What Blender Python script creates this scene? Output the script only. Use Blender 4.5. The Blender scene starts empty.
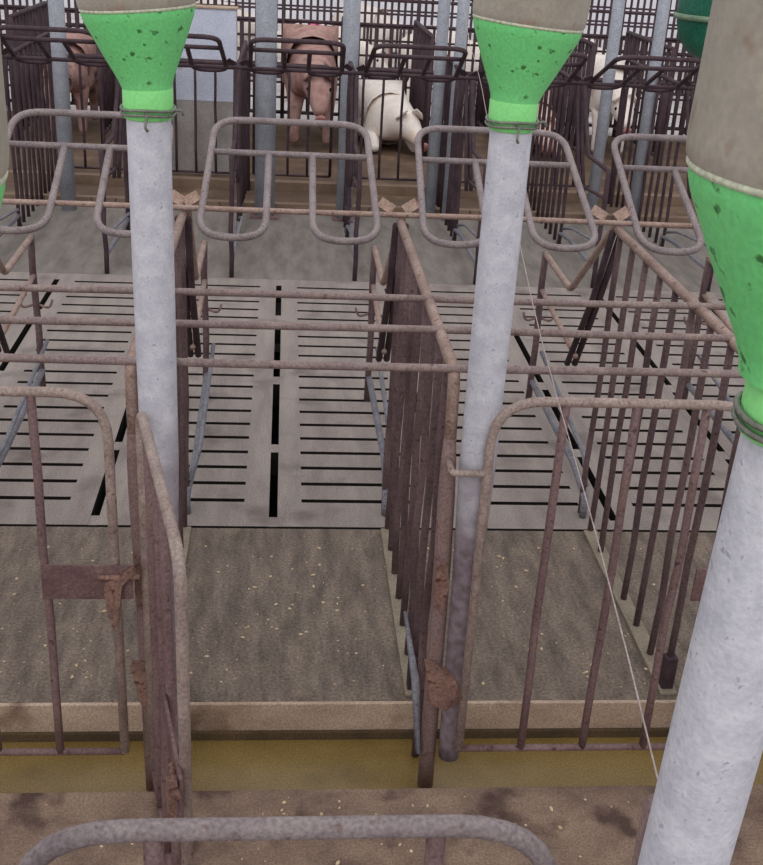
import bpy, bmesh, math, random
from mathutils import Vector, Matrix
random.seed(7)
sc = bpy.context.scene
COL = sc.collection

# ------------------------------------------------------------------ materials
def srgb(r, g, b):
    def f(c):
        c /= 255.0
        return c / 12.92 if c <= 0.04045 else ((c + 0.055) / 1.055) ** 2.4
    return (f(r), f(g), f(b), 1.0)

def mat(name, c1, c2, scale=8.0, rough=0.7, stretch=(1, 1, 1), bump=0.0, c3=None, spot=0.62, metal=0.0,
        spot_scale=75.0, detail=6.0, spot_soft=0.14, bump_scale=60.0, spec=0.3, coords='Object', mix=(0.35, 0.65), grain=0.16, grain_scale=190.0):
    m = bpy.data.materials.new(name); m.use_nodes = True
    nt = m.node_tree; N = nt.nodes; L = nt.links
    b = N['Principled BSDF']
    tc = N.new('ShaderNodeTexCoord'); mp = N.new('ShaderNodeMapping')
    mp.inputs['Scale'].default_value = stretch
    L.new(tc.outputs[coords], mp.inputs[0])
    n1 = N.new('ShaderNodeTexNoise'); n1.inputs['Scale'].default_value = scale; n1.inputs['Detail'].default_value = detail
    n1.inputs['Roughness'].default_value = 0.65
    L.new(mp.outputs[0], n1.inputs['Vector'])
    r1 = N.new('ShaderNodeValToRGB')
    r1.color_ramp.elements[0].position = mix[0]; r1.color_ramp.elements[0].color = c1
    r1.color_ramp.elements[1].position = mix[1]; r1.color_ramp.elements[1].color = c2
    L.new(n1.outputs['Fac'], r1.inputs[0])
    out = r1.outputs[0]
    if c3 is not None:
        n2 = N.new('ShaderNodeTexNoise'); n2.inputs['Scale'].default_value = spot_scale; n2.inputs['Detail'].default_value = 3
        L.new(tc.outputs[coords], n2.inputs['Vector'])
        r2 = N.new('ShaderNodeValToRGB')
        r2.color_ramp.elements[0].position = spot; r2.color_ramp.elements[0].color = (0, 0, 0, 1)
        r2.color_ramp.elements[1].position = spot + spot_soft; r2.color_ramp.elements[1].color = (1, 1, 1, 1)
        L.new(n2.outputs['Fac'], r2.inputs[0])
        mx = N.new('ShaderNodeMixRGB'); mx.inputs[2].default_value = c3
        L.new(r2.outputs[0], mx.inputs[0]); L.new(out, mx.inputs[1]); out = mx.outputs[0]
    if grain:
        ng = N.new('ShaderNodeTexNoise'); ng.inputs['Scale'].default_value = grain_scale; ng.inputs['Detail'].default_value = 2
        L.new(tc.outputs[coords], ng.inputs['Vector'])
        mr = N.new('ShaderNodeMapRange'); mr.inputs['From Min'].default_value = 0.3; mr.inputs['From Max'].default_value = 0.7
        mr.inputs['To Min'].default_value = 1 - grain * 1.6; mr.inputs['To Max'].default_value = 1 + grain * 1.6
        L.new(ng.outputs['Fac'], mr.inputs[0])
        mg = N.new('ShaderNodeMixRGB'); mg.blend_type = 'MULTIPLY'; mg.inputs[0].default_value = 1.0
        L.new(out, mg.inputs[1]); L.new(mr.outputs[0], mg.inputs[2]); out = mg.outputs[0]
    L.new(out, b.inputs['Base Color'])
    b.inputs['Roughness'].default_value = rough; b.inputs['Metallic'].default_value = metal
    b.inputs['Specular IOR Level'].default_value = spec
    if bump:
        n3 = N.new('ShaderNodeTexNoise'); n3.inputs['Scale'].default_value = bump_scale; n3.inputs['Detail'].default_value = 4
        L.new(tc.outputs[coords], n3.inputs['Vector'])
        bp = N.new('ShaderNodeBump'); bp.inputs['Strength'].default_value = bump; bp.inputs['Distance'].default_value = 0.004
        L.new(n3.outputs['Fac'], bp.inputs['Height']); L.new(bp.outputs[0], b.inputs['Normal'])
    return m

M = {}
M['rail'] = mat('dusty_steel_rail', srgb(150, 124, 114), srgb(176, 152, 142), 14, 0.6, c3=srgb(120, 84, 72), spot=0.58, bump=0.3)
M['tube'] = mat('dusty_steel_tube', srgb(134, 115, 112), srgb(156, 138, 134), 16, 0.6, c3=srgb(112, 86, 80), spot=0.6, bump=0.3)
M['grey_tube'] = mat('grey_steel_tube', srgb(112, 112, 122), srgb(140, 138, 146), 16, 0.5, c3=srgb(96, 84, 86), spot=0.6, bump=0.3)
M['hoop'] = mat('grey_hoop_steel', srgb(134, 121, 124), srgb(156, 144, 144), 16, 0.55, c3=srgb(118, 96, 92), spot=0.6, bump=0.2)
M['bar'] = mat('grimy_bar_steel', srgb(84, 66, 70), srgb(122, 100, 100), 9, 0.7, stretch=(1, 1, 0.35), c3=srgb(82, 56, 56), spot=0.58, bump=0.5)
M['dark_bar'] = mat('dark_bar_steel', srgb(58, 44, 52), srgb(84, 66, 72), 9, 0.65, c3=srgb(104, 76, 68), spot=0.62, bump=0.5)
M['post'] = mat('rusted_post_steel', srgb(128, 104, 101), srgb(154, 130, 126), 8, 0.75, stretch=(1, 1, 0.4), c3=srgb(118, 84, 80), spot=0.6, spot_scale=30, bump=0.5)
M['gate'] = mat('gate_tube_steel', srgb(150, 130, 124), srgb(180, 162, 154), 12, 0.6, c3=srgb(128, 98, 90), spot=0.62, bump=0.3)
M['gate_bar'] = mat('gate_bar_steel', srgb(110, 86, 87), srgb(136, 112, 110), 9, 0.65, stretch=(1, 1, 0.4), c3=srgb(80, 52, 52), spot=0.6, bump=0.4)
M['rust'] = mat('orange_rust_plate', srgb(114, 88, 82), srgb(156, 122, 108), 22, 0.85, c3=srgb(92, 56, 50), spot=0.56, bump=0.8)
M['plate'] = mat('brown_steel_plate', srgb(104, 80, 80), srgb(130, 104, 102), 14, 0.7, c3=srgb(150, 132, 128), spot=0.68, bump=0.4)
M['bracket'] = mat('light_brown_bracket', srgb(152, 126, 114), srgb(174, 148, 136), 14, 0.7, c3=srgb(140, 100, 86), spot=0.62)
M['pipe'] = mat('white_pvc_pipe', srgb(200, 200, 213), srgb(228, 227, 236), 30, 0.6, c3=srgb(176, 174, 188), spot=0.64, spot_scale=120, spot_soft=0.08, bump=0.3, bump_scale=160, detail=9, grain=0.045)
M['green'] = mat('green_plastic', srgb(122, 226, 138), srgb(136, 234, 148), 6, 0.5, grain=0.05, c3=srgb(70, 130, 70), spot=0.64, spot_scale=58, spot_soft=0.06)
M['neck'] = mat('light_green_plastic', srgb(150, 244, 148), srgb(160, 248, 156), 8, 0.45, grain=0.04, c3=srgb(84, 150, 84), spot=0.68, spot_scale=40)
M['hopper'] = mat('dusty_clear_plastic', grain=0.05, c1=srgb(158, 150, 138), c2=srgb(196, 187, 174), scale=5, rough=0.55, c3=srgb(166, 144, 128), spot=0.6, spot_scale=30, spot_soft=0.1)
M['hopper_rim'] = mat('hopper_rim_plastic', srgb(206, 210, 184), srgb(216, 220, 196), 9, 0.5)
M['wire'] = mat('galvanised_wire', srgb(118, 120, 112), srgb(150, 150, 140), 30, 0.45, metal=0.3)
M['dark_green'] = mat('dark_green_plastic', srgb(24, 92, 74), srgb(50, 120, 96), 7, 0.35, c3=srgb(80, 140, 120), spot=0.66)
M['rim_green'] = mat('pale_green_rim', srgb(110, 136, 112), srgb(134, 156, 130), 12, 0.5)
M['slat'] = mat('slatted_concrete', srgb(138, 128, 124), srgb(162, 151, 145), 3.5, 0.75, stretch=(3.0, 0.55, 1), c3=srgb(122, 112, 108), spot=0.56, spot_scale=5, spot_soft=0.15, bump=0.25, coords='Object')
M['pad'] = mat('pad_concrete', srgb(98, 87, 79), srgb(136, 122, 110), 7.0, 0.7, grain=0.22, grain_scale=130, stretch=(3.2, 0.7, 1), c3=srgb(140, 124, 108), spot=0.60, spot_scale=9, spot_soft=0.2, bump=0.3)
M['far_pad'] = mat('far_pad_concrete', srgb(112, 105, 100), srgb(142, 134, 128), 4.0, 0.7, stretch=(3.2, 0.7, 1), bump=0.3)
M['aisle'] = mat('aisle_concrete', srgb(112, 92, 82), srgb(156, 132, 114), 6, 0.8, c3=srgb(88, 68, 62), spot=0.55, spot_scale=7, spot_soft=0.12, bump=0.5)
M['kerb'] = mat('kerb_concrete', srgb(174, 150, 132), srgb(204, 182, 162), 4, 0.75, stretch=(1, 1, 2), c3=srgb(120, 94, 80), spot=0.6, spot_scale=6, spot_soft=0.15, bump=0.3)
M['trough'] = mat('trough_concrete', srgb(80, 66, 50), srgb(104, 86, 64), 6, 0.8, bump=0.4)
M['brown'] = mat('brown_concrete', srgb(92, 74, 62), srgb(118, 98, 82), 4, 0.85, c3=srgb(150, 118, 90), spot=0.6, spot_scale=4, spot_soft=0.2)
M['brown_light'] = mat('worn_brown_concrete', srgb(120, 100, 86), srgb(144, 122, 104), 4, 0.85)
M['slit_shade'] = mat('shaded_slit_wall', srgb(26, 22, 20), srgb(38, 32, 30), 6, 0.9)
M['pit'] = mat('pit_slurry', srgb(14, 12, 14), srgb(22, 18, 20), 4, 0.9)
M['block'] = mat('blue_painted_wall', srgb(200, 206, 226), srgb(216, 222, 238), 3, 0.7, c3=srgb(150, 150, 165), spot=0.66, spot_scale=6, spot_soft=0.15)
M['block_low'] = mat('soiled_wall_band', srgb(142, 136, 134), srgb(178, 172, 172), 3, 0.8, c3=srgb(100, 86, 78), spot=0.6, spot_scale=5, spot_soft=0.2)
M['steel_col'] = mat('painted_column', srgb(150, 154, 166), srgb(176, 180, 190), 8, 0.6, c3=srgb(120, 112, 112), spot=0.64)
M['pig'] = mat('pink_pig_skin', srgb(214, 178, 168), srgb(236, 208, 196), 6, 0.7, c3=srgb(180, 140, 120), spot=0.6, spot_scale=7, spot_soft=0.2)
M['pig_dirty'] = mat('dirty_pig_skin', srgb(150, 112, 108), srgb(206, 170, 160), 5, 0.75, c3=srgb(92, 66, 66), spot=0.52, spot_scale=5, spot_soft=0.15)
M['pig_white'] = mat('white_pig_skin', srgb(232, 220, 212), srgb(248, 240, 234), 5, 0.7, c3=srgb(214, 178, 130), spot=0.62, spot_scale=5, spot_soft=0.2)
M['snout'] = mat('pig_snout_skin', srgb(150, 100, 100), srgb(190, 136, 130), 9, 0.5)
M['screed'] = mat('screed_concrete', srgb(132, 122, 108), srgb(160, 148, 130), 6, 0.8)
M['pale_floor'] = mat('pale_far_concrete', srgb(196, 190, 188), srgb(236, 232, 230), 2.5, 0.8, c3=srgb(150, 138, 130), spot=0.6, spot_scale=3, spot_soft=0.2)
M['string'] = mat('pale_string', srgb(176, 160, 158), srgb(200, 184, 180), 40, 0.9)
M['feed'] = mat('feed_crumb', srgb(206, 176, 140), srgb(232, 210, 180), 60, 0.9)
M['white_wall'] = mat('limewashed_wall', srgb(214, 216, 224), srgb(238, 238, 244), 2, 0.8)
M['pink'] = mat('pink_marker_paint', srgb(232, 90, 160), srgb(244, 110, 176), 8, 0.6)

def pipe_material():
    m = M['pipe'].copy(); m.name = 'soiled_pvc_pipe'
    nt = m.node_tree; N = nt.nodes; L = nt.links
    b = N['Principled BSDF']; src = b.inputs['Base Color'].links[0].from_socket
    tc = N.new('ShaderNodeTexCoord'); sep = N.new('ShaderNodeSeparateXYZ'); L.new(tc.outputs['Object'], sep.inputs[0])
    n = N.new('ShaderNodeTexNoise'); n.inputs['Scale'].default_value = 9; L.new(tc.outputs['Object'], n.inputs['Vector'])
    a = N.new('ShaderNodeMath'); a.operation = 'MULTIPLY_ADD'; a.inputs[1].default_value = 0.35
    L.new(n.outputs['Fac'], a.inputs[0]); L.new(sep.outputs['Z'], a.inputs[2])
    r = N.new('ShaderNodeValToRGB')
    r.color_ramp.elements[0].position = 0.74; r.color_ramp.elements[0].color = (1, 1, 1, 1)
    r.color_ramp.elements[1].position = 0.98; r.color_ramp.elements[1].color = (0, 0, 0, 1)
    L.new(a.outputs[0], r.inputs[0])
    mx = N.new('ShaderNodeMixRGB'); mx.inputs[2].default_value = srgb(128, 106, 114)
    sc_ = N.new('ShaderNodeMath'); sc_.operation = 'MULTIPLY'; sc_.inputs[1].default_value = 0.9; L.new(r.outputs[0], sc_.inputs[0])
    n4 = N.new('ShaderNodeTexNoise'); n4.inputs['Scale'].default_value = 45; n4.inputs['Detail'].default_value = 5; L.new(tc.outputs['Object'], n4.inputs['Vector'])
    r4 = N.new('ShaderNodeValToRGB'); r4.color_ramp.elements[0].position = 0.35; r4.color_ramp.elements[0].color = srgb(96, 76, 78)
    r4.color_ramp.elements[1].position = 0.65; r4.color_ramp.elements[1].color = srgb(140, 122, 132); L.new(n4.outputs['Fac'], r4.inputs[0]); L.new(r4.outputs[0], mx.inputs[2])
    L.new(sc_.outputs[0], mx.inputs[0]); L.new(src, mx.inputs[1]); L.new(mx.outputs[0], b.inputs['Base Color'])
    return m
M['pipe_soiled'] = pipe_material()      # the splashed lower half carries dried slurry

def water_material():
    m = mat('murky_trough_water', srgb(122, 100, 54), srgb(146, 122, 72), 3.0, 0.28, c3=srgb(104, 84, 44), spot=0.6, spot_scale=5, spot_soft=0.2, spec=0.5)
    return m
M['water'] = water_material()

# ------------------------------------------------------------------ mesh helpers
def link(name, me, m, parent=None, smooth=True):
    o = bpy.data.objects.new(name, me); COL.objects.link(o)
    if m: me.materials.append(m)
    if smooth:
        for p in me.polygons: p.use_smooth = True
    if parent is not None: o.parent = parent
    return o

def tag(o, label=None, cat=None, group=None, kind=None):
    if label: o['label'] = label
    if cat: o['category'] = cat
    if group: o['group'] = group
    if kind: o['kind'] = kind
    return o

def empty(name, loc, rz=0.0):
    o = bpy.data.objects.new(name, None); COL.objects.link(o)
    o.location = loc; o.rotation_euler = (0, 0, rz); o.empty_display_size = 0.1
    return o

def kids(o): return [c for c in bpy.data.objects if c.parent == o]
def copy_tree(o, parent=None):
    c = o.copy(); COL.objects.link(c)
    if parent is not None: c.parent = parent
    for ch in kids(o): copy_tree(ch, c)
    return c

def fillet(pts, r, n=5, closed=False):
    """round the corners of a polyline"""
    P = [Vector(p) for p in pts]; out = []
    cnt = len(P)
    for i in range(cnt):
        if not closed and i in (0, cnt - 1): out.append(P[i]); continue
        a, b, c = P[i - 1], P[i], P[(i + 1) % cnt]
        rr = r[i] if isinstance(r, (list, tuple)) else r
        u = (a - b); v = (c - b)
        d = min(rr, u.length * 0.48, v.length * 0.48)
        if d < 1e-4: out.append(b); continue
        u.normalize(); v.normalize()
        p0 = b + u * d; p1 = b + v * d
        for k in range(n + 1):
            t = k / n
            out.append(p0 * (1 - t) ** 2 + b * 2 * t * (1 - t) + p1 * t ** 2)
    return out

def sweep(bm, pts, r, sides=10, closed=False, radii=None):
    P = [Vector(p) for p in pts]; n = len(P); rings = []
    T = []
    for i in range(n):
        a = P[i - 1] if (i > 0 or closed) else P[i]
        b = P[(i + 1) % n] if (i < n - 1 or closed) else P[i]
        t = (b - a).normalized(); T.append(t)
    up = Vector((0, 0, 1)) if abs(T[0].z) < 0.9 else Vector((1, 0, 0))
    nrm = T[0].cross(up).normalized()
    for i in range(n):
        if i > 0:
            nrm = (nrm - T[i] * nrm.dot(T[i]))
            if nrm.length < 1e-6: nrm = T[i].orthogonal()
            nrm.normalize()
        bn = T[i].cross(nrm)
        rr = radii[i] if radii else r
        rings.append([bm.verts.new(P[i] + (nrm * math.cos(2 * math.pi * k / sides) + bn * math.sin(2 * math.pi * k / sides)) * rr) for k in range(sides)])
    rng = n if closed else n - 1
    for i in range(rng):
        A = rings[i]; B = rings[(i + 1) % n]
        for k in range(sides):
            bm.faces.new((A[k], B[k], B[(k + 1) % sides], A[(k + 1) % sides]))
    if not closed:
        bm.faces.new(rings[0]); bm.faces.new(list(reversed(rings[-1])))

def tube(name, runs, r, m, parent=None, sides=10, closed=False):
    """runs: list of polylines, one mesh"""
    bm = bmesh.new()
    if not isinstance(runs[0][0], (list, tuple, Vector)): runs = [runs]
    for pts in runs: sweep(bm, pts, r, sides, closed)
    bmesh.ops.recalc_face_normals(bm, faces=bm.faces)
    me = bpy.data.meshes.new(name); bm.to_mesh(me); bm.free()
    return link(name, me, m, parent)

def add_box(bm, x0, x1, y0, y1, z0, z1):
    v = [bm.verts.new((x, y, z)) for x in (x0, x1) for y in (y0, y1) for z in (z0, z1)]
    for f in ((0, 1, 3, 2), (4, 6, 7, 5), (0, 4, 5, 1), (2, 3, 7, 6), (0, 2, 6, 4), (1, 5, 7, 3)):
        bm.faces.new([v[i] for i in f])

def boxes(name, bl, m, parent=None, bevel=0.0):
    bm = bmesh.new()
    for b in bl: add_box(bm, *b)
    bmesh.ops.recalc_face_normals(bm, faces=bm.faces)
    if bevel:
        bmesh.ops.bevel(bm, geom=list(bm.edges), offset=bevel, segments=2, affect='EDGES', profile=0.7)
    me = bpy.data.meshes.new(name); bm.to_mesh(me); bm.free()
    return link(name, me, m, parent, smooth=False)

def lathe(name, prof, m, parent=None, seg=40, cap=False):
    bm = bmesh.new(); rings = []
    for r, z in prof:
        rings.append([bm.verts.new((r * math.cos(2 * math.pi * k / seg), r * math.sin(2 * math.pi * k / seg), z)) for k in range(seg)])
    for i in range(len(rings) - 1):
        for k in range(seg):
            bm.faces.new((rings[i][k], rings[i][(k + 1) % seg], rings[i + 1][(k + 1) % seg], rings[i + 1][k]))
    if cap:
        bm.faces.new(list(reversed(rings[0]))); bm.faces.new(rings[-1])
    bmesh.ops.recalc_face_normals(bm, faces=bm.faces)
    me = bpy.data.meshes.new(name); bm.to_mesh(me); bm.free()
    return link(name, me, m, parent)

def plate(name, outline, thick, m, parent=None, axis='y', jag=0):
    """flat cut plate with thickness; outline in (a, z)"""
    bm = bmesh.new()
    f = []
    for s in (-thick / 2, thick / 2):
        f.append([bm.verts.new((a, s, z) if axis == 'y' else (s, a, z)) for a, z in outline])
    bm.faces.new(f[0]); bm.faces.new(list(reversed(f[1])))
    n = len(outline)
    bmesh.ops.triangulate(bm, faces=list(bm.faces), ngon_method='EAR_CLIP')
    for i in range(n): bm.faces.new((f[0][i], f[1][i], f[1][(i + 1) % n], f[0][(i + 1) % n]))
    bmesh.ops.recalc_face_normals(bm, faces=bm.faces)
    me = bpy.data.meshes.new(name); bm.to_mesh(me); bm.free()
    return link(name, me, m, parent, smooth=False)

# ------------------------------------------------------------------ layout numbers (metres)
XD = [-0.905, -0.286, 0.34, 0.985, 1.62]        # dividers of the near row
FRONT, REAR, BACK = 2.02, 3.20, 4.05           # front post, end of the high part, rear post
HZ = 0.945

# ------------------------------------------------------------------ setting
def structure(o): return tag(o, kind='structure')
# concrete aisle in front of the trough
structure(boxes('floor', [(-3.2, 3.6, -1.2, 1.90, -0.25, 0.0)], M['aisle'], bevel=0.004))
# trough channel
structure(boxes('trough_base', [(-3.2, 3.6, 1.90, 2.19, -0.25, -0.15)], M['trough']))
structure(boxes('kerb', [(-3.2, 3.6, 2.19, 2.202, -0.25, -0.0005)], M['kerb'], bevel=0.003))
tidemark = structure(boxes('tide_line', [(-3.2, 3.6, 2.180, 2.19, -0.15, -0.078)], M['trough'], bevel=0.003))
structure(boxes('lying_pad', [(-3.2, 3.6, 2.202, 3.038, -0.25, 0.0)], M['pad'], bevel=0.003))
# narrow raised screed under each divider on the pad
for i, x in enumerate(XD):
    structure(boxes('screed_strip', [(x - 0.022, x + 0.022, 2.215, 3.03, 0.0, 0.010)], M['screed'], bevel=0.004))
tag(boxes('trough_water', [(-3.2, 3.6, 1.902, 2.179, -0.149, -0.10)], M['water']),
    'murky brown water lying in the long trough at the front', 'water', kind='stuff')
# slatted floor
SEAM0, PITCH = -0.0158, 0.5505
slitY = [3.218 + 0.1185 * i for i in range(20)]
def slat_panel(ix):
    x0 = SEAM0 + ix * PITCH + 0.0135; x1 = SEAM0 + (ix + 1) * PITCH - 0.0135
    a = x0 + 0.077; b = x1 - 0.08
    bl = [(x0, a, 3.05, 5.60, -0.09, 0.0), (b, x1, 3.05, 5.60, -0.09, 0.0)]
    ys = [3.05] + slitY + [5.60]
    for k in range(len(ys) - 1):
        s = ys[k] + (0.011 if k else 0); e = ys[k + 1] - (0.011 if k < len(ys) - 2 else 0)
        bl.append((a, b, s, e, -0.09, 0.0))
    # bridges over the joint to the next panel
    for (s, e) in ((3.05, 3.11), (3.575, 3.64), (4.20, 4.28), (4.90, 5.04), (5.50, 5.60)):
        bl.append((x1, x1 + 0.027, s, e, -0.09, -0.001))
    o = boxes('slatted_floor', bl, M['slat'])
    o.data.materials.append(M['slit_shade'])          # side faces near black: shade inside the slits, put into the colour
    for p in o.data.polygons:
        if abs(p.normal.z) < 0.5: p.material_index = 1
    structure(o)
for ix in range(-6, 6): slat_panel(ix)
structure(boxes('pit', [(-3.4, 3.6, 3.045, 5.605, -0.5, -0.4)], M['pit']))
# far row floor
structure(boxes('far_pad', [(-4.5, 5.5, 5.605, 7.10, -0.5, 0.0)], M['far_pad'], bevel=0.003))
structure(boxes('far_kerb', [(-4.5, 5.5, 7.10, 7.16, -0.25, 0.03)], M['brown_light'], bevel=0.004))
structure(boxes('far_trough', [(-4.5, 5.5, 7.16, 7.72, -0.25, -0.03)], M['brown']))
structure(boxes('far_lip', [(-4.5, 5.5, 7.72, 7.80, -0.25, 0.03)], M['brown_light'], bevel=0.004))
structure(boxes('far_aisle', [(-7, 9, 7.80, 10.25, -0.25, 0.0)], M['brown']))
structure(boxes('far_floor', [(-9, 11, 10.25, 20, -0.25, 0.0)], M['pale_floor']))
structure(boxes('wall_back', [(-9, 11, 19.9, 20.1, -0.2, 0.9)], M['white_wall']))

# feed crumbs strewn on the pad
def crumbs(name, n, x0, x1, y0, y1, z, label):
    bm = bmesh.new()
    for i in range(n):
        x = random.uniform(x0, x1); y = random.uniform(y0, y1); s = random.choice([0.0018, 0.0022, 0.003, 0.0045])
        mt = Matrix.Translation((x, y, z + s * 0.4)) @ Matrix.Rotation(random.uniform(0, 3), 4, 'Z') @ Matrix.Diagonal((s * random.uniform(1, 2), s, s * 0.6, 1))
        bmesh.ops.create_icosphere(bm, subdivisions=1, radius=1.0, matrix=mt)
    me = bpy.data.meshes.new(name); bm.to_mesh(me); bm.free()
    tag(link(name, me, M['feed']), label, 'feed', kind='stuff')
crumbs('feed_crumbs', 260, -0.85, 1.2, 2.25, 2.95, 0.0, 'pale crumbs of spilled feed strewn over the concrete lying pad')
crumbs('feed_dust', 60, -0.8, 0.9, 1.66, 1.88, 0.0, 'few pale feed crumbs on the dirty concrete aisle beside the trough')

# ------------------------------------------------------------------ stall divider
def wavy(x, y, z0, z1, amp=0.004, n=5, lean=0.0):
    pts = []
    for k in range(n + 1):
        t = k / n
        j = 0 if k in (0, n) else amp
        pts.append((x + random.uniform(-j, j), y + lean * (1 - t) + random.uniform(-j, j), z0 + (z1 - z0) * t))
    return pts

def make_divider(mirror=1, high_len=REAR - FRONT, low_len=BACK - REAR, nbars=9, detail=True, mats=None, bar_r=0.0095):
    """local frame: origin at the foot of the front post, +Y towards the rear of the stall"""
    mt = mats or (M['rail'], M['bar'], M['post'], M['dark_bar'], M['grey_tube'])
    root = empty('stall_divider', (0, 0, 0))
    s = mirror
    hl = high_len; bk = hl + low_len
    # front post and top rail are one bent tube, drawn as two parts: rusted post, dusty rail
    bm = bmesh.new(); sweep(bm, [(0.014, 0, -0.15), (0.011, 0, 0.2), (0.008, 0, 0.5), (0.004, 0, 0.66), (0.002, 0, 0.74), (0.001, 0, 0.80)], 0.0185, 12, radii=[0.0185] * 3 + [0.018, 0.016, 0.0127])
    me = bpy.data.meshes.new('front_post'); bm.to_mesh(me); bm.free(); link('front_post', me, mt[2], root)
    tube('top_rail', fillet([(0.002, 0.0, 0.77), (0, 0.008, 0.938), (0.0, 0.08 * s, 0.938), (0, hl * s, HZ - 0.012)], 0.075), 0.0125, mt[0], root)
    for k in range(nbars):
        y = 0.10 + (hl - 0.14) * k / (nbars - 1)
        tube('bar', wavy(0, y * s, 0.0 if y > 0.2 else -0.149, 0.93, 0.004), bar_r, mt[1], root, 8)
    # slanting rear leg, a doubled dark bar
    for dx in (-0.012, 0.014):
        tube('rear_leg', [(dx, hl * s, HZ - 0.02), (dx * 0.8, (hl + 0.12) * s, 0.68), (dx, (hl + 0.31) * s, 0.385)], 0.011, mt[3], root, 8)
    # low rear part of the divider
    tube('rear_post', wavy(0, bk * s, 0.0, 0.62, 0.004), 0.0125, mt[1], root, 10)
    tube('low_rail', fillet([(0, (bk + 0.0) * s, 0.615), (0, (bk - 0.42) * s, 0.61), (0.01, (hl + 0.06) * s, 0.93)], 0.03), 0.0115, mt[0], root)
    tube('mid_rail', [(0, bk * s, 0.475), (0, (hl + 0.26) * s, 0.43)], 0.0095, mt[0], root, 8)
    tube('bottom_rail', fillet([(0.004, bk * s, 0.10), (0.012, (hl + 0.15) * s, 0.085), (0.0, (hl - 0.07) * s, 0.07), (0.0, (hl - 0.07) * s, 0.0)], 0.04), 0.012, mt[4], root)
    tube('guard_rail', fillet([(0.03, bk * s, 0.22), (0.03, (hl + 0.1) * s, 0.14), (0.006, (hl - 0.04) * s, 0.10)], 0.05), 0.008, mt[4], root, 8)
    # little hook for the gate pin
    tube('hook', fillet([(-0.01, bk * s, 0.36), (-0.05, (bk - 0.01) * s, 0.35), (-0.062, (bk - 0.01) * s, 0.385)], 0.02), 0.005, mt[2], root, 6)
    tube('hook', fillet([(0.01, bk * s, 0.36), (0.05, (bk - 0.01) * s, 0.35), (0.062, (bk - 0.01) * s, 0.385)], 0.02), 0.005, mt[2], root, 6)
    if detail:
        pl = plate('foot_plate', [(-0.03, 0.30), (0.035, 0.27), (0.062, 0.21), (0.02, 0.18), (-0.012, 0.2)], 0.03, M['rust'], root)
        pl.location = (0.012, -0.042, -0.02)
        pl = plate('rust_patch', [(-0.008, 0.52), (0.012, 0.53), (0.02, 0.47), (0.012, 0.42), (0.004, 0.40), (-0.012, 0.45)], 0.004, M['rust'], root)
        pl.location = (0.004, -0.018, -0.01)
        boxes('bar_sleeve', [(-0.015, 0.015, 0.21, 0.24, 0.0, 0.10)], mt[3], root, bevel=0.003)
    return root

div = make_divider()
labels = {-0.905: 'leftmost near row stall divider, its rear post behind the left closed gate',
          -0.286: 'near row stall divider beside the left drop pipe, the swung-open gate at its front',
          0.34: 'near row stall divider with rusted front post left of the middle white drop pipe',
          0.985: 'near row stall divider running behind the closed gate on the right',
          1.62: 'rightmost near row stall divider, mostly behind the large feeder at right'}
for i, x in enumerate(XD):
    o = div if i == 0 else copy_tree(div)
    o.location = (x, FRONT, 0)
    tag(o, labels[x], 'stall divider', 'dividers between the near row of sow stalls')

STRAP = [(2.34, 0.165), (2.08, 0.155), (2.0, 0.01)]
st = [c for c in bpy.data.objects if c.get('label', '').startswith('near row stall divider with rusted')][0]
bm = bmesh.new(); sweep(bm, [(-0.020, STRAP[0][0] - FRONT, STRAP[0][1]), (-0.020, STRAP[1][0] - FRONT, STRAP[1][1]), (-0.012, STRAP[2][0] - FRONT, STRAP[2][1])], 0.006, 8, radii=[0.004, 0.010, 0.006])
me = bpy.data.meshes.new('strap'); bm.to_mesh(me); bm.free(); tag(link('strap', me, M['grey_tube'], st), 'blue-grey strap near the foot')

# cross bars over the near row
for k, (y, lb, dz) in enumerate([(2.035, 'front-most of the three rusty horizontal bars laid across the near stalls', 0),
                        (2.25, 'middle of the three rusty horizontal bars laid across the near stalls', 0.0),
                        (2.465, 'rear-most of the three rusty horizontal bars laid across the near stalls', 0.0)]):
    pts = [(-1.5 + 0.28 * j, y + random.uniform(-.002, .002), 0.944 + dz + random.uniform(-.0015, .0015)) for j in range(13)]
    tag(tube('cross_bar', pts, 0.0082, M['tube']), lb, 'bar', 'bars laid across the near stall dividers')
pts = [(-1.5 + 0.3 * j, 3.205 + random.uniform(-.002, .002), 0.952 + random.uniform(-.002, .002)) for j in range(13)]
tag(tube('hinge_rod', pts, 0.008, M['rail']), 'long rusty rod across the near row under the tilted hoop gates', 'rod')

# ------------------------------------------------------------------ tilted rear hoop gates
def make_hoop(nm='hoop_gate', mats=None, r=0.0105):
    """lies in the local XY plane, origin on the hinge; +Y is up the gate"""
    m = mats or (M['hoop'], M['bracket'])
    root = empty(nm, (0, 0, 0))
    ox, ix, top, cb, bot = 0.250, 0.066, 0.45, 0.275, -0.135
    tx = 0.235
    tube('hoop_frame', fillet([(-ix, cb, 0), (-ix, bot, 0), (-ox - 0.004, bot, 0), (-tx - 0.005, cb, 0), (-tx, top, 0), (tx, top, 0), (tx + 0.005, cb, 0), (ox + 0.004, bot, 0), (ix, bot, 0), (ix, cb, 0)],
                              [0, .085, .10, .02, .11, .11, .02, .10, .085, 0], n=7), r, m[0], root, 12)
    tube('cross_tube', [(-tx, cb, 0), (tx, cb, 0)], r * 0.9, m[0], root, 10)
    for s in (-1, 1):
        o = boxes('bracket', [(-0.024, 0.024, -0.017, 0.017, -0.003, 0.003)], m[1], root, bevel=0.002)
        o.location = (s * (ox + 0.031), 0.035, 0.0); o.rotation_euler = (0.35, s * 0.30, s * -0.5)
    return root
TILT = math.atan2(0.39, 0.92)
hoop = make_hoop()
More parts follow.
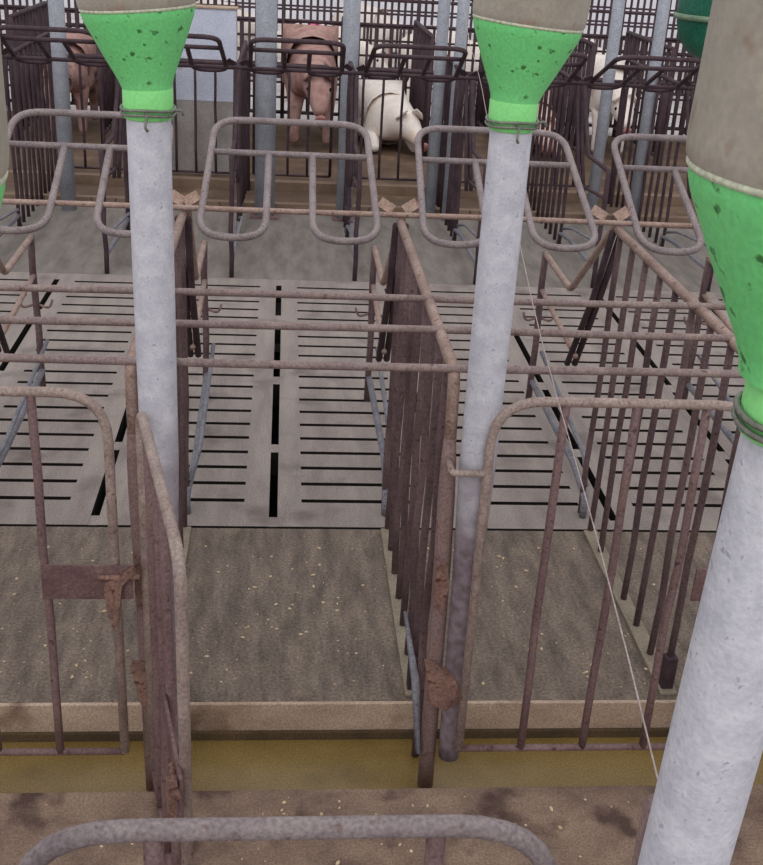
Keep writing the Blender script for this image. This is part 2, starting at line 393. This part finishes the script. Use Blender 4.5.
hl = [(-0.585, 'tilted grey hoop gate behind the left white drop pipe, leftmost in the near row'),
      (0.018, 'tilted grey hoop gate between the left and middle drop pipes'),
      (0.652, 'tilted grey hoop gate just right of the middle drop pipe'),
      (1.285, 'tilted grey hoop gate half hidden by the big right feeder')]
for i, (x, lb) in enumerate(hl):
    o = hoop if i == 0 else copy_tree(hoop)
    o.location = (x, 3.205, 0.957); o.rotation_euler = (TILT, 0, random.uniform(-0.01, 0.01))
    tag(o, lb, 'hoop gate', 'tilted hoop gates over the rear of the near stalls')

# ------------------------------------------------------------------ front gates
def make_gate(width=0.53, bars=(0.13, 0.255, 0.385), top=0.885, bottom=0.012, r=0.0098, latch=True, cr=0.10, mats=None, hinge=True, name='front_gate', latch_from=None, latch_z=0.469):
    """origin at the foot of the hinge side, +X along the gate"""
    m = mats or (M['gate'], M['gate_bar'], M['plate'], M['rust'])
    root = empty(name, (0, 0, 0))
    tube('gate_frame', fillet([(0, 0, bottom), (0, 0, top), (width, 0, top), (width, 0, bottom)], cr, n=7), r, m[0], root, 12)
    tube('bottom_rail', [(0, 0, bottom), (width, 0, bottom)], r * 0.8, m[1], root, 10)
    for b in bars:
        tube('bar', wavy(b, 0, bottom, top, 0.003), r * 0.88, m[1], root, 10)
    if latch:
        lp = boxes('latch_plate', [(bars[-1] - 0.006 if latch_from is None else latch_from, width + 0.035, -0.014, -0.008, latch_z, latch_z + 0.078)], m[2], root, bevel=0.001)
        c = plate('latch_lever', [(0, 0.0), (0.004, 0.018), (0.03, 0.03), (0.058, 0.056), (0.064, 0.046), (0.036, 0.014), (0.026, -0.06), (0.016, -0.095), (0.006, -0.06)], 0.012, m[3], lp)
        c.location = (width - 0.02, -0.024, latch_z + 0.027)
        cc = tube('latch_pin', [(width - 0.03, -0.018, latch_z + 0.053), (width + 0.05, -0.02, latch_z + 0.057)], 0.006, m[3], lp, 8)
    if hinge:
        tube('hinge', fillet([(-0.070, 0.056, 0.757), (-0.070, -0.002, 0.757), (0.004, -0.002, 0.757)], 0.012), 0.0072, M['gate'], root, 8)
    return root
g = make_gate(0.537, (0.14, 0.28, 0.42), 0.913, 0.069, latch_from=0.459)
g.location = (0.409, 1.948, 0)
tag(g, 'closed rusty arched front gate at right, behind the pale string', 'gate', 'arched front gates of the near stalls')
g2 = make_gate(0.515, (0.126, 0.247, 0.378), 0.913, 0.069, hinge=False); g2.location = (-0.837, 1.948, 0)
tag(g2, 'closed rusty arched front gate at far left with brown latch plate', 'gate', 'arched front gates of the near stalls')
g3 = make_gate(0.56, (0.12, 0.25, 0.375), 0.885, 0.012, cr=0.07, hinge=False, name='front_gate', latch_z=0.43)
g3.location = (-0.262, 1.955, 0); g3.rotation_euler = (0, 0, math.atan2(-0.56, 0.125))
tag(g3, 'rusty front gate of the middle stall swung open towards the viewer at its left divider', 'gate', 'arched front gates of the near stalls')

# opposite row: one gate arch and the front post of its divider
g4 = make_gate(0.58, (0.145, 0.445), 0.868, 0.012, r=0.0122, latch=False, hinge=False, cr=0.12,
               mats=(M['hoop'], M['gate_bar'], M['plate'], M['rust']))
g4.location = (-0.270, 0.90, 0)
tag(g4, 'grey arched gate of the opposite row, its thick top tube lying across the bottom edge', 'gate')
def opp_divider(x, lb):
    root = empty('stall_divider', (x, 0.87, 0))
    tube('front_post', [(0, 0, 0.0), (0, 0, 0.922)], 0.0175, M['post'], root)
    tube('top_rail', fillet([(0, -0.01, 0.89), (0, -0.02, 0.912), (0, -0.3, 0.93), (0, -1.2, 0.93)], 0.03), 0.0115, M['rail'], root)
    for k in range(8):
        tube('bar', wavy(0, -0.14 * (k + 1), 0, 0.93), 0.0095, M['bar'], root, 8)
    return tag(root, lb, 'stall divider')
opp_divider(0.402, 'dark post of the opposite row divider, string tied on top, beside the big pipe')

# ------------------------------------------------------------------ pale string
P0 = Vector((0.404, 0.868, 0.926)); P1 = Vector((0.947, 6.5, 1.335))
pts = [P0.lerp(P1, k / 24) + Vector((0.004 * math.sin(k * 0.9), 0, -0.03 * 4 * (k / 24) * (1 - k / 24))) for k in range(25)]
sroot = tube('string', pts, 0.0011, M['string'], None, 6)
kn = bmesh.new()
bmesh.ops.create_icosphere(kn, subdivisions=2, radius=0.007, matrix=Matrix.Translation(P0) @ Matrix.Diagonal((1.1, 1, 1.3, 1)))
sweep(kn, [P0, P0 + Vector((-.008, -.01, -.012)), P0 + Vector((-.012, -.014, -.03))], 0.0022, 6)
me = bpy.data.meshes.new('knot'); kn.to_mesh(me); kn.free(); link('knot', me, M['string'], sroot)
tag(sroot, 'pale string stretched from the post beside the big pipe up past the middle pipe', 'string')

# ------------------------------------------------------------------ feed dispensers with drop pipes
def make_feeder(lean=0.0):
    """origin on the floor under the pipe"""
    root = empty('feed_dispenser', (0, 0, 0))
    h1 = lathe('hopper', [(0.0935, 0.130), (0.0965, 0.136), (0.0975, 0.146), (0.0975, 0.30), (0.097, 0.50), (0.095, 0.53), (0.02, 0.55), (0.0005, 0.55)], M['hopper'], root, 48)
    h2 = lathe('hopper_rim', [(0.0925, 0.1275), (0.0945, 0.128), (0.0955, 0.1305), (0.0945, 0.133), (0.0925, 0.1335)], M['hopper_rim'], root, 48)
    h3 = lathe('funnel', [(0.0935, 0.130), (0.093, 0.122), (0.090, 0.112), (0.066, 0.058), (0.048, 0.020), (0.0425, 0.004), (0.0415, -0.004)], M['green'], root, 48)
    for h in (h1, h2, h3):
        h.location = (0, 0, 1.455); h.rotation_euler = (0, lean, 0)
    lathe('neck', [(0.0415, 1.459), (0.0425, 1.456), (0.0425, 1.425), (0.0415, 1.418), (0.0415, 1.408), (0.0385, 1.406)], M['neck'], root, 40)
    wc = tube('wire_clamp', [[(0.0455 * math.cos(a), 0.0455 * math.sin(a), z + 0.0015 * math.sin(3 * a)) for a in [2 * math.pi * k / 28 for k in range(28)]] for z in (1.424, 1.416)],
              0.0026, M['wire'], root, 6, closed=True)
    tube('wire_twist', fillet([(0.0, -0.0455, 1.422), (0.004, -0.053, 1.418), (0.0, -0.056, 1.40), (0.004, -0.052, 1.393)], 0.008), 0.0025, M['wire'], wc, 6)
    tube('wire_twist', fillet([(0.044, -0.01, 1.421), (0.056, -0.012, 1.425), (0.06, -0.008, 1.415)], 0.006), 0.0025, M['wire'], wc, 6)
    lathe('drop_pipe', [(0.0005, 0.0), (0.023, 0.0), (0.025, 0.06), (0.029, 0.45), (0.0365, 0.74), (0.0375, 1.10), (0.0375, 1.418)], M['pipe_soiled'], root, 40)
    return root
fl = [(-0.233, 1.998, 0.0, 0, -0.09, 'feed dispenser at top left, its white pipe dropping beside the open gate'),
      (0.398, 1.998, 0.006, 0, 0.08, 'feed dispenser at middle top, its white pipe dropping beside the rusted post'),
      (0.332, 0.715, 0.013, 0.030, 0.0, 'largest nearest feed dispenser with dusty body and green funnel at the right edge'),
      (-0.2685, 0.715, 0.0, 0.0, 0.0, 'feed dispenser of which only a sliver shows at the left edge')]
for i, (x, y, z, tilt, lean, lb) in enumerate(fl):
    o = make_feeder(lean)
    o.location = (x, y, z); o.rotation_euler = (0, tilt, 0)
    if i == 2:      # this one carries a slightly wider hopper
        for c in kids(o):
            if c.name.startswith(('hopper', 'funnel')): c.scale = (1.20, 1.20, 1.06)
    tag(o, lb, 'feeder', 'green funnel feed dispensers')

# dark green hanging bucket in the upper right
b = empty('green_bucket', (1.102, 3.0, 1.44))
lathe('bucket_body', [(0.0005, 0.0), (0.03, 0.003), (0.062, 0.02), (0.086, 0.05), (0.098, 0.09), (0.102, 0.14), (0.104, 0.26), (0.098, 0.26), (0.09, 0.10), (0.0005, 0.03)], M['dark_green'], b, 32)
lathe('bucket_rim', [(0.103, 0.10), (0.108, 0.102), (0.108, 0.112), (0.103, 0.114)], M['rim_green'], b, 32)
tube('hanger', fillet([(-0.1, 0, 0.24), (-0.08, 0, 0.42), (0, 0, 0.52), (0.08, 0, 0.42), (0.1, 0, 0.24)], 0.08), 0.004, M['wire'], b, 6)
tag(b, 'dark green rounded bucket hanging left of the big feeder at upper right', 'bucket')

# ------------------------------------------------------------------ far row (mirrored)
far_mats = (M['dark_bar'], M['dark_bar'], M['dark_bar'], M['dark_bar'], M['grey_tube'])
XB = [-1.50, -0.89, -0.26, 0.375, 1.01, 1.64, 2.27]
FB = 7.70; HB = 6.40
fd = make_divider(-1, FB - HB, HB - 5.62, 10, False, far_mats, bar_r=0.0105)
fnames = {-1.50: 'leftmost dark divider of the far row', -0.89: 'dark far row divider left of the left green funnel',
          -0.26: 'dark far row divider beside the thick pale column',
          0.375: 'dark far row divider standing below the second pale column, by the white pig',
          1.01: 'dark far row divider seen through the hoop gate right of the middle pipe',
          1.64: 'dark far row divider seen just left of the big feeder',
          2.27: 'rightmost dark divider of the far row, behind the big feeder'}
for i, x in enumerate(XB):
    o = fd if i == 0 else copy_tree(fd)
    o.location = (x, FB, 0)
    tag(o, fnames[x], 'stall divider', 'dark dividers of the far row')
for y, z, lb in ((6.41, 0.935, 'long dark rod across the far row under its hoop gates'), (7.66, 0.80, 'long dark rod over the far row front gates')):
    tag(tube('hinge_rod', [(-2.6, y, z), (3.2, y, z)], 0.011, M['dark_bar']), lb, 'rod')
fh = make_hoop(mats=(M['dark_bar'], M['dark_bar']), r=0.0125)
hx = [(-1.2, 'dark hoop gate of the far row left of the left green funnel'),
      (-0.575, 'dark far row hoop gate right of the left funnel, before the pale blue wall'),
      (0.058, 'dark hoop gate of the far row between the two pale columns'),
      (0.69, 'dark far row hoop gate left of the middle funnel, above the white pig'),
      (1.325, 'dark hoop gate of the far row just right of the middle green funnel'),
      (1.955, 'dark hoop gate of the far row in front of the dark green bucket')]
for i, (x, lb) in enumerate(hx):
    o = fh if i == 0 else copy_tree(fh)
    o.location = (x, 6.40, 0.955); o.rotation_euler = (TILT, 0, math.pi)
    tag(o, lb, 'hoop gate', 'dark hoop gates of the far row')
fg = make_gate(0.53, (0.10, 0.235, 0.37), 0.78, 0.04, r=0.0105, latch=False, hinge=False, cr=0.06,
               mats=(M['dark_bar'], M['dark_bar'], M['plate'], M['rust']))
gx = [(-1.46, 'dark front gate of the far row, leftmost, seen left of the left funnel'),
      (-0.84, 'dark front gate of the far row in front of the pale blue wall'),
      (-0.21, 'dark front gate of the far row before the standing brownish pig'),
      (0.43, 'dark front gate of the far row before the resting white pig'),
      (1.06, 'dark front gate of the far row right of the middle funnel'),
      (1.69, 'dark front gate of the far row left of the big feeder')]
for i, (x, lb) in enumerate(gx):
    o = fg if i == 0 else copy_tree(fg)
    o.location = (x, 7.90, 0)
    tag(o, lb, 'gate', 'dark front gates of the far row')

# pale columns and far drop pipes
def column(x, y, r, z1, lb, name='column', cat='column', grp=None):
    root = empty(name, (x, y, 0))
    lathe('shaft', [(0.0005, 0), (r, 0.0), (r, z1), (0.0005, z1)], M['steel_col'], root, 24)
    boxes('base_plate', [(-r * 1.4, r * 1.4, -r * 1.4, r * 1.4, 0.0, 0.012)], M['plate'], root, bevel=0.002)
    return tag(root, lb, cat, grp)
column(-0.115, 6.90, 0.062, 1.9, 'thicker pale column right of the left feed dispenser, beside the pale blue wall')
column(0.375, 6.90, 0.050, 1.9, 'pale column left of the middle feed dispenser, above the white pig')
def far_drop(x, y, r, lb):
    o = lathe('feed_pipe', [(0.0005, 0.0), (r, 0.0), (r, 1.9), (0.0005, 1.9)], M['steel_col'], None, 20)
    o.location = (x, y, -0.03)
    tag(o, lb, 'pipe', 'pale feed pipes of the far row')
far_drop(0.93, 7.05, 0.036, 'pale feed pipe left one of the close pair beside the middle funnel')
far_drop(1.03, 6.95, 0.036, 'pale feed pipe right one of the close pair beside the middle funnel')
far_drop(1.965, 7.00, 0.036, 'thin pale feed pipe right of the middle funnel')
far_drop(2.24, 7.00, 0.036, 'thin pale feed pipe nearest the dark green bucket')
far_drop(-1.30, 6.9, 0.045, 'pale feed pipe left of the left green funnel')

# solid painted wall beside the pigs
w = boxes('wall_left', [(-0.86, -0.335, 8.02, 8.14, 0.50, 1.10)], M['block'], bevel=0.006); structure(w)
w = boxes('wall_left', [(-0.86, -0.335, 8.02, 8.14, 0.0, 0.499)], M['block_low'], bevel=0.004); structure(w)
w = boxes('wall_cap', [(-0.87, -0.325, 8.01, 8.15, 1.10, 1.112)], M['kerb'], bevel=0.003); structure(w)

# ------------------------------------------------------------------ pigs
def make_pig(m, head=(0.0, -0.62, 0.42), snout=(0.0, -0.78, 0.30), standing=True, scale=1.0, name='pig'):
    """faces -Y; origin on the ground under the belly"""
    z = 0.62 if standing else 0.26
    V = []; E = []; R = []
    def add(p, r, par=None):
        V.append(Vector(p)); R.append(r); i = len(V) - 1
        if par is not None: E.append((par, i))
        return i
    belly = add((0, 0, z), (0.235, 0.25))
    hip = add((0, 0.30, z + 0.03), (0.215, 0.23), belly)
    rump = add((0, 0.47, z - 0.01), (0.15, 0.17), hip)
    add((0, 0.56, z - 0.03), (0.06, 0.08), rump)
    sh = add((0, -0.30, z + 0.0), (0.20, 0.225), belly)
    neck = add(((head[0]) * 0.5, -0.48, (z + head[2]) / 2 + 0.03), (0.15, 0.165), sh)
    hd = add(head, (0.115, 0.125), neck)
    mz = tuple((a * 0.45 + b_ * 0.55) for a, b_ in zip(head, snout))
    mi = add(mz, (0.075, 0.08), hd)
    add(snout, (0.055, 0.055), mi)
    for s in (-1, 1):
        if standing:
            a = add((s * 0.13, -0.28, z - 0.20), (0.075, 0.085), sh)
            k = add((s * 0.135, -0.30, 0.24), (0.045, 0.05), a)
            add((s * 0.135, -0.29, 0.035), (0.038, 0.04), k)
            a = add((s * 0.13, 0.34, z - 0.18), (0.085, 0.11), hip)
            k = add((s * 0.135, 0.30, 0.36), (0.06, 0.07), a)
            h = add((s * 0.135, 0.40, 0.22), (0.04, 0.045), k)
            add((s * 0.135, 0.38, 0.035), (0.036, 0.04), h)
        else:
            a = add((s * 0.17, -0.34, z - 0.12), (0.07, 0.07), sh)
            add((s * 0.18, -0.56, 0.045), (0.04, 0.04), a)
            a = add((s * 0.20, 0.30, z - 0.12), (0.09, 0.09), hip)
            add((s * 0.24, 0.08, 0.05), (0.045, 0.045), a)
    me = bpy.data.meshes.new('body'); me.from_pydata([tuple(v) for v in V], E, [])
    body = bpy.data.objects.new('tmp', me); COL.objects.link(body)
    sk = body.modifiers.new('skin', 'SKIN'); sk.use_smooth_shade = True
    body.modifiers.new('sub', 'SUBSURF').levels = 2
    lay = me.skin_vertices[0]
    for i, (vv, r) in enumerate(zip(lay.data, R)):
        vv.radius = r; vv.use_root = (i == 0)
    dg = bpy.context.evaluated_depsgraph_get()
    ev = body.evaluated_get(dg); me2 = bpy.data.meshes.new_from_object(ev)
    bpy.data.objects.remove(body)
    root = empty(name, (0, 0, 0)); root.scale = (scale,) * 3
    me2.materials.clear()
    link('body', me2, m, root)
    H = Vector(head); S = Vector(snout); d = (S - H).normalized()
    for s in (-1, 1):
        e = plate('ear', [(-0.05, 0.0), (-0.065, 0.07), (-0.02, 0.16), (0.03, 0.11), (0.05, 0.0)], 0.012, m, root)
        e.location = H + Vector((s * 0.085, 0.02, 0.075)); e.rotation_euler = (1.0, 0.35 * s, -0.5 * s)
        ebm = bmesh.new(); bmesh.ops.create_uvsphere(ebm, u_segments=10, v_segments=8, radius=0.014)
        em = bpy.data.meshes.new('eye'); ebm.to_mesh(em); ebm.free()
        eo = link('eye', em, M['pit'], root); eo.location = H + d * 0.05 + Vector((s * 0.088, -0.01, 0.045))
    sn = lathe('snout', [(0.0005, -0.01), (0.046, -0.008), (0.05, 0.004), (0.046, 0.02), (0.0005, 0.024)], M['snout'], root, 20)
    sn.location = S + d * 0.04; sn.rotation_euler = d.to_track_quat('Z', 'Y').to_euler()
    tube('tail', [(0.0, 0.60, z + 0.06), (0.03, 0.64, z + 0.03), (0.045, 0.64, z - 0.03), (0.02, 0.65, z - 0.08), (0, 0.65, z - 0.12)], 0.010, M['snout'], root, 6)
    return root
p = make_pig(M['pig_dirty'], head=(0.04, -0.66, 0.50), snout=(0.05, -0.86, 0.34)); p.location = (0.20, 9.35, 0); p.rotation_euler = (0, 0, 0.02); p.scale = (0.95, 0.9, 1.0)
tag(p, 'brownish pink pig standing between the two pale columns behind the far gates', 'pig')
p = make_pig(M['pig_white'], head=(0.10, -0.60, 0.26), snout=(0.17, -0.76, 0.14), standing=False, scale=0.9); p.location = (0.80, 9.45, 0); p.rotation_euler = (0, 0, 0.15)
tag(p, 'white pig resting on the floor behind the far gate, left of the middle pipe', 'pig')
for (x, y, a, m, st, lb) in [
        (1.55, 11.45, 1.4, 'pig_white', True, 'pale pig standing far back above the white resting pig'),
        (0.32, 11.45, 1.5, 'pig_white', True, 'pale pig far back with a pink mark above the brownish pig'),
        (-1.70, 9.45, 0.0, 'pig_dirty', True, 'dirty pink pig far left behind the far row bars'),
        (2.05, 9.5, 0.0, 'pig', False, 'pink pig lying behind the far gate right of the middle funnel'),
        (2.8, 11.45, 1.4, 'pig_white', True, 'pale pig standing far back right of the middle funnel'),
        (0.95, 14.0, 0.9, 'pig_white', True, 'pale pig furthest back near the middle of the barn'),
        (-0.75, 13.6, 1.3, 'pig_white', True, 'pale pig furthest back above the pale blue wall'),
        (2.67, 9.5, 0.0, 'pig_white', True, 'pale pig standing left of the big feeder behind the bars')]:
    p = make_pig(M[m], standing=st, head=(0, -0.62, 0.5 if st else 0.27), snout=(0, -0.8, 0.36 if st else 0.16))
    p.location = (x, y, 0); p.rotation_euler = (0, 0, a); p.scale = (0.85, 0.85, 0.85)
    if 'pink mark' in lb:
        bm = bmesh.new(); bmesh.ops.create_uvsphere(bm, u_segments=16, v_segments=8, radius=0.13, matrix=Matrix.Diagonal((1, 1.0, 0.35, 1)))
        me = bpy.data.meshes.new('pink_mark'); bm.to_mesh(me); bm.free()
        o = link('pink_mark', me, M['pink'], p); o.location = (0, 0.1, 0.845)
    tag(p, lb, 'pig')

# ------------------------------------------------------------------ rows beyond: mesh-like pens
def pen_panel(x0, x1, y, z1, nv, nh, lb, axis='x', r=0.013):
    root = empty('pen_panel', (x0, y, 0)) if axis == 'x' else empty('pen_panel', (x0, y, 0))
    L_ = x1 - x0
    P = (lambda t, z: (t, 0, z)) if axis == 'x' else (lambda t, z: (0, t, z))
    tube('frame', [[P(0, 0), P(0, z1)], [P(L_, 0), P(L_, z1)], [P(0, z1), P(L_, z1)], [P(0, 0.08), P(L_, 0.08)]], r * 1.3, M['dark_bar'], root, 6)
    tube('upright_bars', [[P(L_ * k / nv, 0.08), P(L_ * k / nv, z1)] for k in range(1, nv)], r, M['dark_bar'], root, 6)
    if nh: tube('level_bars', [[P(0, 0.08 + (z1 - 0.08) * k / nh), P(L_, 0.08 + (z1 - 0.08) * k / nh)] for k in range(1, nh)], r * 0.8, M['dark_bar'], root, 6)
    return tag(root, lb, 'pen panel', 'dark barred pen panels at the back of the barn')
pos = ['outermost at far left', 'far left', 'left of the left funnel', 'behind the left funnel', 'behind the pale blue wall', 'behind the standing brownish pig', 'above the white pig', 'left of the middle funnel',
       'behind the middle funnel', 'right of the middle funnel', 'behind the thin pale pipes', 'behind the dark green bucket', 'at far right']
for row, (y, z1, nv, nh, dist) in enumerate(((10.3, 0.85, 8, 6, 'nearest back pens'), (12.6, 0.9, 10, 6, 'second back pens'), (15.2, 0.95, 10, 5, 'furthest back pens'))):
    w_ = 0.056 * y
    for k, ps in enumerate(pos):
        x0 = -0.285 * y + k * w_ * 1.01
        pen_panel(x0, x0 + w_, y, z1, nv, nh, 'dark barred pen panel %s, %s' % (ps, dist), r=0.013 + 0.002 * row)
side = ['far left behind the far row, outermost', 'far left behind the far row, second one', 'left of the left funnel, behind', 'behind the left green funnel', 'at the left of the brownish pig',
        'between the brownish and the white pig', 'just right of the white pig', 'behind the middle funnel', 'right of the middle funnel', 'behind the thin pale pipes', 'left of the dark green bucket', 'behind the dark green bucket', 'far right behind the big feeder']
for i, lb in enumerate(side):
    pen_panel(-2.64 + 0.625 * i, -2.64 + 0.625 * i + 1.3, 8.92, 0.9, 11, 0, 'dark barred side panel running away, ' + lb, axis='y', r=0.014)

# ------------------------------------------------------------------ light
world = bpy.data.worlds.new('daylight'); sc.world = world; world.use_nodes = True
bg = world.node_tree.nodes['Background']; bg.inputs[0].default_value = (0.97, 0.965, 1.0, 1); bg.inputs[1].default_value = 0.50
def area(name, loc, rot, sx, sy, e, c=(1, 1, 1)):
    l = bpy.data.lights.new(name, 'AREA'); l.shape = 'RECTANGLE'; l.size = sx; l.size_y = sy; l.energy = e; l.color = c
    o = bpy.data.objects.new(name, l); COL.objects.link(o); o.location = loc; o.rotation_euler = rot
    return o
area('skylight', (0.5, 6.0, 4.5), (0, 0, 0), 7, 9, 70, (1, 0.98, 0.96))
s = bpy.data.lights.new('soft_sun', 'SUN'); s.energy = 0.75; s.angle = math.radians(40); s.color = (1, 0.97, 0.93)
so = bpy.data.objects.new('soft_sun', s); COL.objects.link(so); so.rotation_euler = (math.radians(48), math.radians(-10), 0)

# ------------------------------------------------------------------ camera
# calibrated from the photograph: verticals, stall lines and cross bars
f = 1123.0
dn = Vector((-143, 2417, f)).normalized()
yv = Vector((-93, -527, f)); yv = (yv - dn * yv.dot(dn)).normalized()
xv = dn.cross(yv)
# rows: world axes expressed in camera (right, down, forward)
R = Matrix((xv, yv, -dn))
right = R @ Vector((1, 0, 0)); up = R @ Vector((0, -1, 0)); back = R @ Vector((0, 0, -1))
cam = bpy.data.cameras.new('camera'); co = bpy.data.objects.new('camera', cam); COL.objects.link(co)
mw = Matrix((right, up, back)).transposed().to_4x4(); mw.translation = Vector((0, 0, 1.75))
co.matrix_world = mw
cam.sensor_fit = 'VERTICAL'; cam.sensor_height = 24.0; cam.lens = f / 865.0 * 24.0
cam.clip_start = 0.05; cam.clip_end = 100
sc.camera = co
sc.view_settings.view_transform = 'Standard'; sc.view_settings.look = 'None'; sc.view_settings.gamma = 1.0
sc.view_settings.exposure = 0.25; sc.view_settings.use_curve_mapping = False
